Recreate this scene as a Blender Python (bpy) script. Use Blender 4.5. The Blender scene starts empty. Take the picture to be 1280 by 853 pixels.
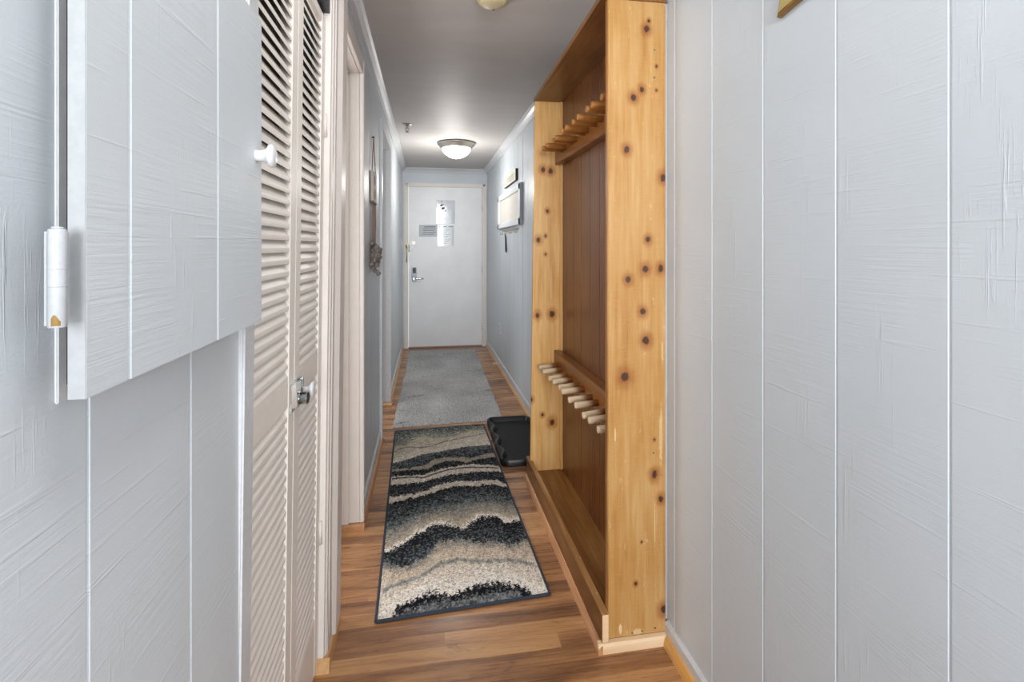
import bpy, bmesh, math, random
import numpy as np
from mathutils import Vector, Matrix
random.seed(7); np.random.seed(7)
SC = bpy.context.scene
COL = SC.collection

# ------------------------------------------------------------------ camera
F = 640.0; VX = 533.0; HY = 308.5; H = 1.29
TH = math.atan((640 - VX) / F)
cam_d = bpy.data.cameras.new('camera'); cam = bpy.data.objects.new('camera', cam_d); COL.objects.link(cam)
cam.location = (0, 0, H); cam.rotation_euler = (math.pi / 2, 0, -TH)
cam_d.sensor_fit = 'HORIZONTAL'; cam_d.sensor_width = 36.0
cam_d.lens = 36.0 * F / 1280.0
cam_d.shift_x = 0.0; cam_d.shift_y = -(426.5 - HY) / 1280.0
cam_d.clip_start = 0.02; cam_d.clip_end = 60
SC.camera = cam
_S, _C = math.sin(TH), math.cos(TH)
def on_floor(px, py, z=0.0):
    """a measured point of the photo laid on a level plane (used to read the rug's stripe layout)"""
    u = (px - 640) / F; v = (HY - py) / F
    s = (z - H) / v
    return ((_S + u * _C) * s, (_C - u * _S) * s)

# ------------------------------------------------------------------ materials
def lin(c):
    return tuple((x / 255 / 12.92) if x / 255 <= 0.04045 else ((x / 255 + 0.055) / 1.055) ** 2.4 for x in c) + (1.0,)
class NT:
    def __init__(s, name):
        s.m = bpy.data.materials.new(name); s.m.use_nodes = True
        s.t = s.m.node_tree; s.b = s.t.nodes['Principled BSDF']; s.out = s.t.nodes['Material Output']
    def n(s, typ, **kw):
        nd = s.t.nodes.new(typ)
        for k, v in kw.items(): setattr(nd, k, v)
        return nd
    def set(s, sock, v):
        if isinstance(v, bpy.types.NodeSocket): s.t.links.new(v, sock)
        else: sock.default_value = v
    def math(s, op, a, b=0.0, c=None, clamp=False):
        nd = s.n('ShaderNodeMath', operation=op, use_clamp=clamp)
        s.set(nd.inputs[0], a); s.set(nd.inputs[1], b)
        if c is not None: s.set(nd.inputs[2], c)
        return nd.outputs[0]
    def mix(s, f, a, b, blend='MIX'):
        nd = s.n('ShaderNodeMix', data_type='RGBA', blend_type=blend)
        s.set(nd.inputs[0], f); s.set(nd.inputs[6], a); s.set(nd.inputs[7], b)
        return nd.outputs[2]
    def coord(s): return s.n('ShaderNodeTexCoord').outputs['Object']
    def mapping(s, v, scale=(1, 1, 1), loc=(0, 0, 0), rot=(0, 0, 0)):
        nd = s.n('ShaderNodeMapping'); s.set(nd.inputs[0], v)
        nd.inputs['Scale'].default_value = scale; nd.inputs['Location'].default_value = loc; nd.inputs['Rotation'].default_value = rot
        return nd.outputs[0]
    def noise(s, v, scale=5, detail=4, rough=0.5, dist=0.0):
        nd = s.n('ShaderNodeTexNoise'); s.set(nd.inputs['Vector'], v)
        nd.inputs['Scale'].default_value = scale; nd.inputs['Detail'].default_value = detail
        nd.inputs['Roughness'].default_value = rough; nd.inputs['Distortion'].default_value = dist
        return nd.outputs[0]
    def ramp(s, f, stops, interp='LINEAR'):
        nd = s.n('ShaderNodeValToRGB'); s.set(nd.inputs[0], f); cr = nd.color_ramp; cr.interpolation = interp
        while len(cr.elements) > 1: cr.elements.remove(cr.elements[-1])
        cr.elements[0].position = stops[0][0]; cr.elements[0].color = stops[0][1]
        for p, c in stops[1:]:
            e = cr.elements.new(p); e.color = c
        return nd.outputs[0]
    def sstep(s, v, a, b, lo=0.0, hi=1.0):
        nd = s.n('ShaderNodeMapRange', interpolation_type='SMOOTHSTEP'); s.set(nd.inputs[0], v)
        nd.inputs[1].default_value = a; nd.inputs[2].default_value = b; nd.inputs[3].default_value = lo; nd.inputs[4].default_value = hi
        return nd.outputs[0]
    def bump(s, h, strength=0.3, dist=0.002, prev=None):
        nd = s.n('ShaderNodeBump'); s.set(nd.inputs['Height'], h)
        nd.inputs['Strength'].default_value = strength; nd.inputs['Distance'].default_value = dist
        if prev is not None: s.set(nd.inputs['Normal'], prev)
        return nd.outputs[0]
    def fin(s, color=None, rough=None, normal=None, metal=0.0, spec=0.5, coat=0.0, coat_r=0.1):
        if color is not None: s.set(s.b.inputs['Base Color'], color)
        if rough is not None: s.set(s.b.inputs['Roughness'], rough)
        if normal is not None: s.set(s.b.inputs['Normal'], normal)
        s.b.inputs['Metallic'].default_value = metal
        s.b.inputs['Specular IOR Level'].default_value = spec
        s.b.inputs['Coat Weight'].default_value = coat; s.b.inputs['Coat Roughness'].default_value = coat_r
        return s.m

def plain(name, c, rough=0.5, metal=0.0, spec=0.5, vary=0.04, scale=30, bump=0.0, coat=0.0):
    t = NT(name); n = t.noise(t.coord(), scale, 3)
    k = t.sstep(n, 0.3, 0.7, 1 - vary, 1 + vary)
    col = t.mix(1.0, lin(c), k, 'MULTIPLY')
    nrm = t.bump(n, bump, 0.001) if bump else None
    return t.fin(col, rough, nrm, metal, spec, coat)

def sawn_paint(name, c, rough=0.42, amount=1.0, vary=0.03):
    """painted rough-sawn plywood: level saw marks, upright grain checks, fine fibre"""
    t = NT(name); co = t.coord()
    sep = t.n('ShaderNodeSeparateXYZ'); t.set(sep.inputs[0], co)
    hcoord = t.math('ADD', sep.outputs[0], sep.outputs[1])
    cb = t.n('ShaderNodeCombineXYZ'); t.set(cb.inputs[0], hcoord); t.set(cb.inputs[1], sep.outputs[2])
    v = cb.outputs[0]
    saw = t.noise(t.mapping(v, (5, 170, 1), rot=(0, 0, 0.03)), 1.0, 3, 0.6)
    saw2 = t.noise(t.mapping(v, (2.0, 60, 1), rot=(0, 0, -0.02)), 1.0, 3, 0.7)
    pm = t.sstep(t.noise(v, 6, 2), 0.42, 0.62)
    grain = t.noise(t.mapping(v, (170, 6, 1)), 1.0, 4, 0.65, 0.4)
    gm = t.sstep(t.noise(t.mapping(v, (9, 2, 1), loc=(3, 7, 0)), 1.0, 2), 0.5, 0.66)
    gcrack = t.sstep(grain, 0.55, 0.68)
    fine = t.noise(v, 420, 2)
    h = t.math('MULTIPLY', saw, t.math('MULTIPLY_ADD', pm, 0.9, 0.25))
    h = t.math('MULTIPLY_ADD', t.sstep(saw2, 0.58, 0.72), 0.5, h)
    h = t.math('MULTIPLY_ADD', t.math('MULTIPLY', gcrack, gm), 0.9, h)
    h = t.math('MULTIPLY_ADD', fine, 0.18, h)
    big = t.noise(v, 1.7, 3)
    k = t.sstep(big, 0.3, 0.7, 1 - vary, 1 + vary)
    col = t.mix(1.0, lin(c), k, 'MULTIPLY')
    return t.fin(col, rough, t.bump(h, 0.5 * amount, 0.0022), 0, 0.45)

M = {}
M['wall'] = sawn_paint('wall_paint', (204, 211, 217), amount=0.8)
M['wall_left'] = sawn_paint('wall_paint_left', (205, 211, 216), amount=0.8)
M['flap'] = sawn_paint('panel_paint', (204, 211, 216), amount=0.8)
M['trim_grey'] = plain('trim_paint_grey', (206, 208, 211), 0.32, spec=0.5, bump=0.08, scale=90)
M['cream'] = plain('cream_paint', (230, 223, 217), 0.40, vary=0.015, bump=0.02, scale=25)
M['louver'] = plain('louver_paint', (242, 236, 229), 0.42, vary=0.015, bump=0.02, scale=30)
M['door'] = plain('door_paint', (234, 235, 236), 0.33, vary=0.03, scale=4)
M['white'] = plain('white_enamel', (224, 226, 228), 0.25, bump=0.03)
M['flap_edge_shade'] = plain('panel_edge_shade', (168, 171, 173), 0.5, bump=0.15, scale=120)  # panel paint darkened for the camera-facing edge, shade put into the colour
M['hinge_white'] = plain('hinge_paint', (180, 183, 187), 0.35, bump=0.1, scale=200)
M['white_plastic'] = plain('white_plastic', (228, 228, 226), 0.35)
M['chrome'] = plain('chrome', (205, 208, 208), 0.16, 1.0)
M['nickel'] = plain('brushed_nickel', (168, 162, 154), 0.35, 1.0)
M['lock_grey'] = plain('lock_grey', (105, 108, 112), 0.3, 0.8)
M['steel_dark'] = plain('dark_steel', (62, 64, 70), 0.45, 0.4)
M['brass'] = plain('aged_brass', (160, 146, 116), 0.4, 0.9)
M['rust'] = plain('worn_brass', (140, 110, 55), 0.6, 0.3)
M['black'] = plain('black_plastic', (22, 23, 25), 0.4)
M['black_edge'] = plain('black_paint', (25, 24, 23), 0.6)
M['gap_shade'] = plain('recess_shade', (70, 60, 50), 0.9)  # dark brown standing for shade inside enclosed gaps
M['shade_room'] = plain('room_paint', (190, 182, 172), 0.8)
M['ivory'] = plain('ivory_plastic', (214, 200, 160), 0.45)
M['paper_line'] = plain('print_grey', (120, 124, 130), 0.5)
M['board_cream'] = plain('board_cream', (228, 222, 212), 0.25)
M['board_white'] = plain('board_frame_white', (226, 230, 233), 0.3)
M['board_side'] = plain('board_frame_grey', (150, 155, 160), 0.4)
M['sign_face'] = plain('sign_face', (214, 210, 194), 0.6, vary=0.08)
M['twine'] = plain('twine', (158, 134, 124), 0.9)
M['dried'] = plain('dried_bloom', (138, 128, 122), 0.95, vary=0.25, scale=120)
M['tag_board'] = plain('tag_board', (205, 192, 180), 0.7)
M['tag_motif'] = plain('tag_motif', (128, 104, 92), 0.7)
M['strap'] = plain('strap_grey', (70, 72, 76), 0.7)
M['caulk'] = plain('caulk', (176, 176, 178), 0.6)

def ceiling_mat():
    t = NT('ceiling_paint'); v = t.coord()
    n = t.noise(t.mapping(v, (1, 3, 1)), 3, 4); f = t.noise(v, 180, 3)
    col = t.mix(1.0, lin((198, 193, 190)), t.sstep(n, 0.3, 0.7, 0.97, 1.02), 'MULTIPLY')
    h = t.math('MULTIPLY_ADD', f, 0.3, n)
    return t.fin(col, 0.55, t.bump(h, 0.25, 0.003), 0, 0.35)
M['ceiling'] = ceiling_mat()

def wood(name, base, dark, light, axis=2, rough=0.35, stretch=14.0, scale=9.0, grooves=None, knots=None, saw=0.0, coat=0.0,
         worn=None, worn_amt=0.0, spec=0.5, bump=0.12, scuffs=None):
    """axis = grain direction.  knots = [(a,b,r)] on the plane (horizontal, z)"""
    t = NT(name); co = t.coord()
    sc = [scale * stretch ** 0.5] * 3; sc[axis] = scale / stretch ** 0.5
    g = t.noise(t.mapping(co, tuple(sc)), 1.0, 5, 0.6, 0.6)
    sc2 = [scale * 9] * 3; sc2[axis] = scale * 0.35
    fine = t.noise(t.mapping(co, tuple(sc2)), 1.0, 3, 0.6)
    big = t.noise(co, 3.2, 3, 0.5)
    f = t.math('MULTIPLY_ADD', fine, 0.35, t.math('MULTIPLY_ADD', big, 0.35, t.math('MULTIPLY', g, 0.55)))
    col = t.ramp(f, [(0.38, lin(dark)), (0.58, lin(base)), (0.80, lin(light))])
    h = f
    if saw:
        s2 = [30] * 3; s2[axis] = 260
        sm = t.noise(t.mapping(co, tuple(s2)), 1.0, 2)
        col = t.mix(t.math('MULTIPLY', t.sstep(sm, 0.5, 0.75), saw), col, lin(light))
        h = t.math('MULTIPLY_ADD', sm, 0.5, h)
    if knots:
        sep = t.n('ShaderNodeSeparateXYZ'); t.set(sep.inputs[0], co)
        wob = t.noise(co, 60, 2)
        a0, z0 = sep.outputs[0], sep.outputs[2]
        dmin = None
        for (ka, kz, kr) in knots:
            da = t.math('MULTIPLY', t.math('SUBTRACT', a0, ka), 1.0 / kr)
            dz = t.math('MULTIPLY', t.math('SUBTRACT', z0, kz), 0.8 / kr)
            d = t.math('SQRT', t.math('ADD', t.math('MULTIPLY', da, da), t.math('MULTIPLY', dz, dz)))
            dmin = d if dmin is None else t.math('MINIMUM', dmin, d)
        dd = t.math('ADD', dmin, t.math('MULTIPLY_ADD', wob, 1.1, -0.55))
        halo = t.sstep(dd, 0.8, 3.2, 0.75, 0.0)
        col = t.mix(halo, col, lin(tuple(int(x * y) for x, y in zip(dark, (0.93, 0.80, 0.62)))))
        core = t.sstep(dd, 0.65, 1.15, 0.93, 0.0)
        col = t.mix(core, col, lin((58, 34, 24)))
    if scuffs:
        sep = t.n('ShaderNodeSeparateXYZ'); t.set(sep.inputs[0], co)
        brk = t.noise(t.mapping(co, (160, 160, 70)), 1.0, 3, 0.7)
        for (ka, kz, ra, rz, am) in scuffs:
            da = t.math('MULTIPLY', t.math('SUBTRACT', sep.outputs[0], ka), 1.0 / ra)
            dz = t.math('MULTIPLY', t.math('SUBTRACT', sep.outputs[2], kz), 1.0 / rz)
            d = t.math('SQRT', t.math('ADD', t.math('MULTIPLY', da, da), t.math('MULTIPLY', dz, dz)))
            k = t.math('MULTIPLY', t.sstep(t.math('MULTIPLY_ADD', brk, 1.6, t.math('SUBTRACT', d, 0.8)), 0.6, 1.05, am, 0.0), 1.0)
            col = t.mix(k, col, lin((246, 222, 178)))
    if worn is not None:
        wn = t.noise(t.mapping(co, (40, 40, 14)), 1.0, 4, 0.7)
        col = t.mix(t.math('MULTIPLY', t.sstep(wn, 0.62, 0.70), worn_amt), col, lin(worn))
    return t.fin(col, rough, t.bump(h, bump, 0.002), 0, spec, coat, 0.15)

def kn(points, y, r=0.0095):
    """knot centres given as photo pixels on a board that faces the camera at depth y -> board plane (x, z)"""
    out = []
    for p in points:
        u = (p[0] - 640) / F; v = (HY - p[1]) / F
        s = y / (_C - u * _S)
        out.append(((_S + u * _C) * s, H + v * s, (p[2] if len(p) > 2 else 1.0) * r))
    return out
NEAR_K = [(808, 36.6, 1.0), (811, 26, .5), (802, 112, .85), (791.7, 122, 1.0), (783.7, 187, 1.0), (810, 299.6, .9), (806.6, 336.7, 1.1),
          (825.7, 336, 1.0), (785, 350, 1.0), (803.5, 390, 1.0), (807.6, 426, 1.25), (780.6, 471, 1.5), (818, 593.6, 1.15), (826, 624, .9),
          (794.7, 730, .5), (802, 678, .3), (829.5, 762, 1.2), (829, 222, 1.1), (820.5, 83, .35), (820.5, 113, .35), (818, 550, .35)]
FAR_K = [(678.6, 212, 1.0), (688, 214, 1.1), (684.5, 264, .7), (673, 300, 1.0), (682, 295, .5), (682, 318, .5), (690, 393, 1.2), (672, 394, 1.0), (678, 519, .6), (690, 528, 1.2), (664, 500, .8)]

PINE = ((178, 131, 71), (153, 98, 42), (195, 156, 102))
RX, RY = 0.66, 2.14     # ski rack root position
M['pine_near'] = wood('pine_near', *PINE, axis=2, rough=0.36, knots=[(a - RX, z, r) for a, z, r in kn(NEAR_K, 1.565)], saw=0.22, scuffs=[(a - RX, z, ra, rz, am) for (a, z, _), (ra, rz, am) in zip(kn([(818.6, 655), (775.5, 787), (826, 545), (769, 545), (828, 440), (797, 790)], 1.565), [(.0012, .09, .6), (.006, .02, .6), (.007, .11, .3), (.003, .03, .45), (.004, .04, .28), (.02, .012, .4)])], worn=(244, 222, 180), worn_amt=0.25, stretch=10)
M['pine_far'] = wood('pine_far', (218, 168, 102), (190, 130, 62), (234, 196, 134), axis=2, rough=0.36, knots=[(a - RX, z, r) for a, z, r in kn(FAR_K, 2.735, 0.012)], saw=0.15, stretch=10)
M['pine_top'] = wood('pine_top', (120, 78, 40), (84, 50, 22), (150, 104, 60), axis=1, rough=0.35)
M['pine_edge_shade'] = wood('pine_edge_shade', (150, 100, 48), (112, 70, 30), (190, 140, 84), axis=2, rough=0.4)  # pine darkened to hold the shade of the front edge
M['stain'] = wood('stained_plank', (96, 54, 20), (62, 32, 10), (124, 76, 36), axis=2, rough=0.33, saw=0.25, stretch=18)
M['rail'] = wood('stained_rail', (122, 74, 32), (88, 50, 20), (150, 98, 50), axis=1, rough=0.3)
M['rack_floor'] = wood('rack_floor', (136, 88, 40), (92, 56, 26), (168, 120, 66), axis=1, rough=0.36, worn=(186, 176, 164), worn_amt=0.25)
M['kick'] = wood('kick_board', (116, 72, 32), (84, 50, 22), (150, 104, 56), axis=1, rough=0.35, worn=(214, 186, 140), worn_amt=0.3)
M['worn_edge'] = wood('worn_edge', (150, 104, 56), (110, 70, 34), (186, 144, 94), axis=1, rough=0.45, worn=(226, 204, 168), worn_amt=0.8)
M['raw_wood'] = wood('raw_wood', (216, 182, 142), (196, 158, 116), (232, 204, 168), axis=0, rough=0.55)
M['shoe_brown'] = wood('shoe_brown', (186, 134, 92), (160, 108, 70), (204, 156, 114), axis=1, rough=0.4)
M['shoe_tan'] = wood('shoe_tan', (204, 156, 104), (178, 126, 74), (222, 180, 132), axis=1, rough=0.4)
M['shoe_honey'] = wood('shoe_honey', (218, 164, 90), (190, 132, 64), (230, 184, 118), axis=1, rough=0.4)
M['shoe_pale'] = wood('shoe_pale', (226, 192, 152), (206, 168, 126), (238, 212, 178), axis=0, rough=0.5)
M['plaque'] = wood('plaque_wood', (178, 158, 96), (150, 126, 70), (198, 182, 124), axis=1, rough=0.45, stretch=6)
M['plaque_edge'] = plain('plaque_edge', (140, 104, 52), 0.6)
M['threshold'] = wood('threshold_wood', (128, 82, 58), (100, 60, 42), (150, 102, 74), axis=0, rough=0.4)

def peg_mat(name, tip, base, x0, x1):
    t = NT(name); co = t.coord()
    sep = t.n('ShaderNodeSeparateXYZ'); t.set(sep.inputs[0], co)
    n = t.noise(t.mapping(co, (18, 120, 120)), 1.0, 4, 0.65)
    f = t.sstep(t.math('MULTIPLY_ADD', n, 0.035, sep.outputs[0]), x0, x1)
    a = t.ramp(n, [(0.3, lin(tuple(int(q * .82) for q in tip))), (0.7, lin(tip))])
    b = t.ramp(n, [(0.3, lin(tuple(int(q * .75) for q in base))), (0.7, lin(base))])
    return t.fin(t.mix(f, a, b), 0.55, t.bump(n, 0.25, 0.002), 0, 0.4)
M['peg_low'] = peg_mat('worn_peg', (224, 200, 166), (140, 90, 42), 0.050, 0.090)
M['peg_up'] = peg_mat('stained_peg', (224, 186, 132), (190, 126, 58), -0.006, 0.010)

def laminate():
    t = NT('laminate_floor'); co = t.coord()
    sep = t.n('ShaderNodeSeparateXYZ'); t.set(sep.inputs[0], co)
    X, Y = sep.outputs[0], sep.outputs[1]
    wav = t.noise(t.mapping(co, (2.2, 9, 1)), 1.0, 3)
    yw = t.math('MULTIPLY_ADD', t.math('SUBTRACT', wav, 0.5), 0.028, Y)
    row = t.math('FLOOR', t.math('DIVIDE', yw, 0.064))
    wn = t.n('ShaderNodeTexWhiteNoise', noise_dimensions='2D')
    seg = t.math('FLOOR', t.math('DIVIDE', t.math('MULTIPLY_ADD', row, 0.37, X), 1.21))
    cb = t.n('ShaderNodeCombineXYZ'); t.set(cb.inputs[0], row); t.set(cb.inputs[1], seg); t.set(wn.inputs['Vector'], cb.outputs[0])
    rnd = wn.outputs['Value']
    off = t.n('ShaderNodeCombineXYZ'); t.set(off.inputs[0], t.math('MULTIPLY', rnd, 7.0)); t.set(off.inputs[2], t.math('MULTIPLY', rnd, 31.0))
    vv = t.n('ShaderNodeVectorMath', operation='ADD'); t.set(vv.inputs[0], co); t.set(vv.inputs[1], off.outputs[0])
    v = vv.outputs[0]
    g1 = t.noise(t.mapping(v, (1.6, 17, 1)), 1.0, 4, 0.6, 0.9)
    g2 = t.noise(t.mapping(v, (6, 150, 1)), 1.0, 4, 0.65, 0.3)
    f = t.math('MULTIPLY_ADD', rnd, 0.30, t.math('MULTIPLY_ADD', g1, 0.70, t.math('MULTIPLY_ADD', g2, 0.18, -0.10)))
    col = t.ramp(f, [(0.26, lin((104, 72, 50))), (0.40, lin((142, 98, 64))), (0.52, lin((172, 124, 82))), (0.66, lin((194, 146, 98))), (0.85, lin((208, 164, 116)))])
    kn_ = t.noise(t.mapping(co, (4.5, 20, 1), loc=(1.3, 0.7, 0)), 1.0, 5, 0.72, 1.2)
    kf = t.math('MULTIPLY', t.sstep(kn_, 0.57, 0.70), 0.72)
    col = t.mix(kf, col, lin((84, 56, 46)))
    # plank seams every three strips
    py = t.math('ABSOLUTE', t.math('SUBTRACT', t.math('FRACT', t.math('DIVIDE', Y, 0.192)), 0.5))
    seam = t.sstep(py, 0.492, 0.499)
    col = t.mix(t.math('MULTIPLY', seam, 0.55), col, lin((62, 40, 28)))
    h = t.math('MULTIPLY_ADD', g2, 0.4, t.math('MULTIPLY', seam, -1.0))
    rr = t.sstep(g2, 0.3, 0.7, 0.24, 0.34)
    return t.fin(col, rr, t.bump(h, 0.12, 0.0015), 0, 0.5)
M['laminate'] = laminate()

def rug_mat():
    t = NT('woven_rug'); at = t.n('ShaderNodeAttribute', attribute_name='tint')
    n = t.noise(t.coord(), 420, 2); n2 = t.noise(t.mapping(t.coord(), (300, 90, 1)), 1.0, 2)
    k = t.sstep(n, 0.3, 0.7, 0.72, 1.25)
    col = t.mix(1.0, at.outputs['Color'], k, 'MULTIPLY')
    return t.fin(col, 0.95, t.bump(t.math('ADD', n, n2), 0.5, 0.003), 0, 0.1)
M['rug'] = rug_mat()
M['rug_edge'] = plain('rug_binding', (46, 54, 66), 0.85, vary=0.2, scale=250, bump=0.3)
def shag():
    t = NT('grey_shag'); at = t.n('ShaderNodeAttribute', attribute_name='tint'); co = t.coord()
    n = t.noise(t.mapping(co, (150, 110, 1)), 1.0, 4, 0.7); b = t.noise(co, 2.4, 3)
    col = t.ramp(n, [(0.28, lin((108, 107, 108))), (0.5, lin((188, 187, 187))), (0.74, lin((235, 235, 235)))])
    col = t.mix(1.0, col, t.sstep(b, 0.3, 0.7, 0.9, 1.08), 'MULTIPLY')
    col = t.mix(1.0, col, at.outputs['Color'], 'MULTIPLY')
    return t.fin(col, 1.0, t.bump(n, 0.9, 0.006), 0, 0.05)
M['shag'] = shag()
def rubber():
    t = NT('black_rubber'); co = t.coord()
    w = t.n('ShaderNodeTexWave', bands_direction='DIAGONAL'); t.set(w.inputs[0], co); w.inputs['Scale'].default_value = 60; w.inputs['Distortion'].default_value = 1.5
    n = t.noise(co, 160, 2)
    col = t.mix(t.sstep(n, 0.35, 0.7), lin((12, 12, 13)), lin((30, 31, 33)))
    return t.fin(col, 0.6, t.bump(t.math('ADD', w.outputs[1], n), 0.25, 0.002), 0, 0.25)
M['rubber'] = rubber()
M['rubber_rim'] = plain('rubber_rim', (20, 21, 24), 0.36, spec=0.45)
def glow():
    t = NT('lit_glass'); n = t.noise(t.coord(), 14, 2)
    t.b.inputs['Emission Color'].default_value = (1.0, 0.965, 0.91, 1)
    t.set(t.b.inputs['Emission Strength'], t.sstep(n, 0.3, 0.7, 6.0, 7.5))
    return t.fin(lin((245, 243, 238)), 0.3)
M['glow'] = glow()
def sleeve(name, c):
    t = NT(name); co = t.coord()
    n = t.noise(t.mapping(co, (9, 1, 9)), 1.0, 2)
    col = t.mix(1.0, lin(c), t.sstep(t.noise(co, 30, 3), 0.3, 0.7, 0.93, 1.04), 'MULTIPLY')
    return t.fin(col, 0.10, t.bump(n, 0.10, 0.002), 0, 0.5, 1.0, 0.03)
M['sleeve'] = sleeve('sleeve_paper', (205, 210, 215))
M['notice'] = plain('notice_paper', (204, 208, 212), 0.6)
M['photo_print'] = plain('print_blotch', (150, 152, 158), 0.3, vary=0.2, scale=40, coat=1.0)

# ------------------------------------------------------------------ mesh helpers
class MB:
    def __init__(s): s.v = []; s.f = []; s.sm = []
    def add(s, vs, fs, smooth=False):
        o = len(s.v); s.v += [tuple(p) for p in vs]
        for f in fs: s.f.append(tuple(i + o for i in f)); s.sm.append(smooth)
        return s
    def box(s, x0, x1, y0, y1, z0, z1):
        v = [(x0, y0, z0), (x1, y0, z0), (x1, y1, z0), (x0, y1, z0), (x0, y0, z1), (x1, y0, z1), (x1, y1, z1), (x0, y1, z1)]
        return s.add(v, [(3, 2, 1, 0), (4, 5, 6, 7), (0, 1, 5, 4), (1, 2, 6, 5), (2, 3, 7, 6), (3, 0, 4, 7)])
    def prism(s, poly, a, b, axis):
        """poly: 2-D points in the two other axes (in x,y,z order); extruded from a to b along axis"""
        def P(p, t):
            q = list(p); q.insert(axis, t); return tuple(q)
        n = len(poly); v = [P(p, a) for p in poly] + [P(p, b) for p in poly]
        f = [tuple(range(n - 1, -1, -1)), tuple(range(n, 2 * n))] + [(i, (i + 1) % n, n + (i + 1) % n, n + i) for i in range(n)]
        return s.add(v, f)
    def lathe(s, prof, centre, axis=2, n=32, smooth=True, caps=True):
        """prof: [(radius, along)]"""
        ids = []; v = []; f = []
        for (r, h) in prof:
            for k in range(n):
                a = 2 * math.pi * k / n; c, d = r * math.cos(a), r * math.sin(a)
                p = {2: (c, d, h), 0: (h, c, d), 1: (d, h, c)}[axis]
                v.append(tuple(p[i] + centre[i] for i in range(3)))
        for j in range(len(prof) - 1):
            for k in range(n):
                f.append((j * n + k, j * n + (k + 1) % n, (j + 1) * n + (k + 1) % n, (j + 1) * n + k))
        s.add(v, f, smooth)
        if caps:
            o = len(s.v) - len(v)
            s.f.append(tuple(o + k for k in range(n - 1, -1, -1))); s.sm.append(False)
            s.f.append(tuple(o + (len(prof) - 1) * n + k for k in range(n))); s.sm.append(False)
        return s
    def tube(s, pts, r, n=8, smooth=True):
        pts = [Vector(p) for p in pts]; rr = r if isinstance(r, (list, tuple)) else [r] * len(pts)
        v = []; f = []
        up = None
        for i, p in enumerate(pts):
            d = (pts[min(i + 1, len(pts) - 1)] - pts[max(i - 1, 0)]).normalized()
            if up is None: up = Vector((0, 0, 1)) if abs(d.z) < 0.9 else Vector((1, 0, 0))
            a = d.cross(up).normalized(); b = a.cross(d).normalized(); up = b
            for k in range(n):
                t = 2 * math.pi * k / n
                v.append(tuple(p + (a * math.cos(t) + b * math.sin(t)) * rr[i]))
        m = len(pts)
        for j in range(m - 1):
            for k in range(n): f.append((j * n + k, j * n + (k + 1) % n, (j + 1) * n + (k + 1) % n, (j + 1) * n + k))
        s.add(v, f, smooth); o = len(s.v) - len(v)
        s.f.append(tuple(o + k for k in range(n - 1, -1, -1))); s.sm.append(False)
        s.f.append(tuple(o + (m - 1) * n + k for k in range(n))); s.sm.append(False)
        return s
    def lean(s, k=0.012, z0=0.7):
        s.v = [(x + k * (z - z0), y, z) for x, y, z in s.v]; return s
    def build(s, name, mat, parent=None, bevel=0.0, seg=2):
        root = Vector((0, 0, 0)); p = parent
        while p is not None: root += p.location; p = p.parent
        me = bpy.data.meshes.new(name)
        me.from_pydata([tuple(Vector(q) - root) for q in s.v], [], s.f)
        me.polygons.foreach_set('use_smooth', s.sm)
        bm = bmesh.new(); bm.from_mesh(me); bmesh.ops.recalc_face_normals(bm, faces=bm.faces)
        if bevel:
            es = [e for e in bm.edges if len(e.link_faces) == 2 and e.calc_face_angle(0) > 0.6]
            bmesh.ops.bevel(bm, geom=es, offset=bevel, segments=seg, affect='EDGES', clamp_overlap=True)
        bm.to_mesh(me); bm.free(); me.update()
        o = bpy.data.objects.new(name, me); COL.objects.link(o)
        me.materials.append(mat)
        if parent is not None: o.parent = parent
        return o
def tag(o, label=None, cat=None, group=None, kind=None):
    if label: o['label'] = label
    if cat: o['category'] = cat
    if group: o['group'] = group
    if kind: o['kind'] = kind
    return o
def thing(name, label, cat, loc=(0, 0, 0), group=None, kind=None):
    o = bpy.data.objects.new(name, None); COL.objects.link(o); o.location = loc; o.empty_display_size = 0.05
    return tag(o, label, cat, group, kind)
def struct(o, label, cat): return tag(o, label, cat, None, 'structure')

# ------------------------------------------------------------------ setting
XL, XR, YB, ZC = -0.302, 0.778, 6.62, 2.29
Y0 = -1.3
def groove_profile(ys, y0, y1, x, back, sgn, w0=0.0032, d0=0.0025):
    """front line of a plywood sheet with upright grooves; sgn = +1 when the face looks towards +x"""
    pts = [(x, y0)]
    for g in sorted(ys):
        w, d = (0.010, 0.012) if abs(g - 4.116) < 0.01 and sgn < 0 else (w0, d0)      # one open sheet joint on the right wall
        if y0 + 0.01 < g < y1 - 0.01:
            pts += [(x, g - w), (x - sgn * d, g - w * 0.55), (x - sgn * d, g + w * 0.55), (x, g + w)]
    pts += [(x, y1), (back, y1), (back, y0)]
    return pts
struct(MB().box(-2.2, 2.6, Y0 - 1.5, YB + 0.12, -0.08, 0.0).build('floor', M['laminate']), 'walnut and honey striped wood laminate floor running across the hallway', 'floor')
struct(MB().box(-2.2, 1.2, Y0, YB + 0.12, ZC, ZC + 0.08).build('ceiling', M['ceiling']), 'plain off-white hallway ceiling', 'ceiling')

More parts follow.
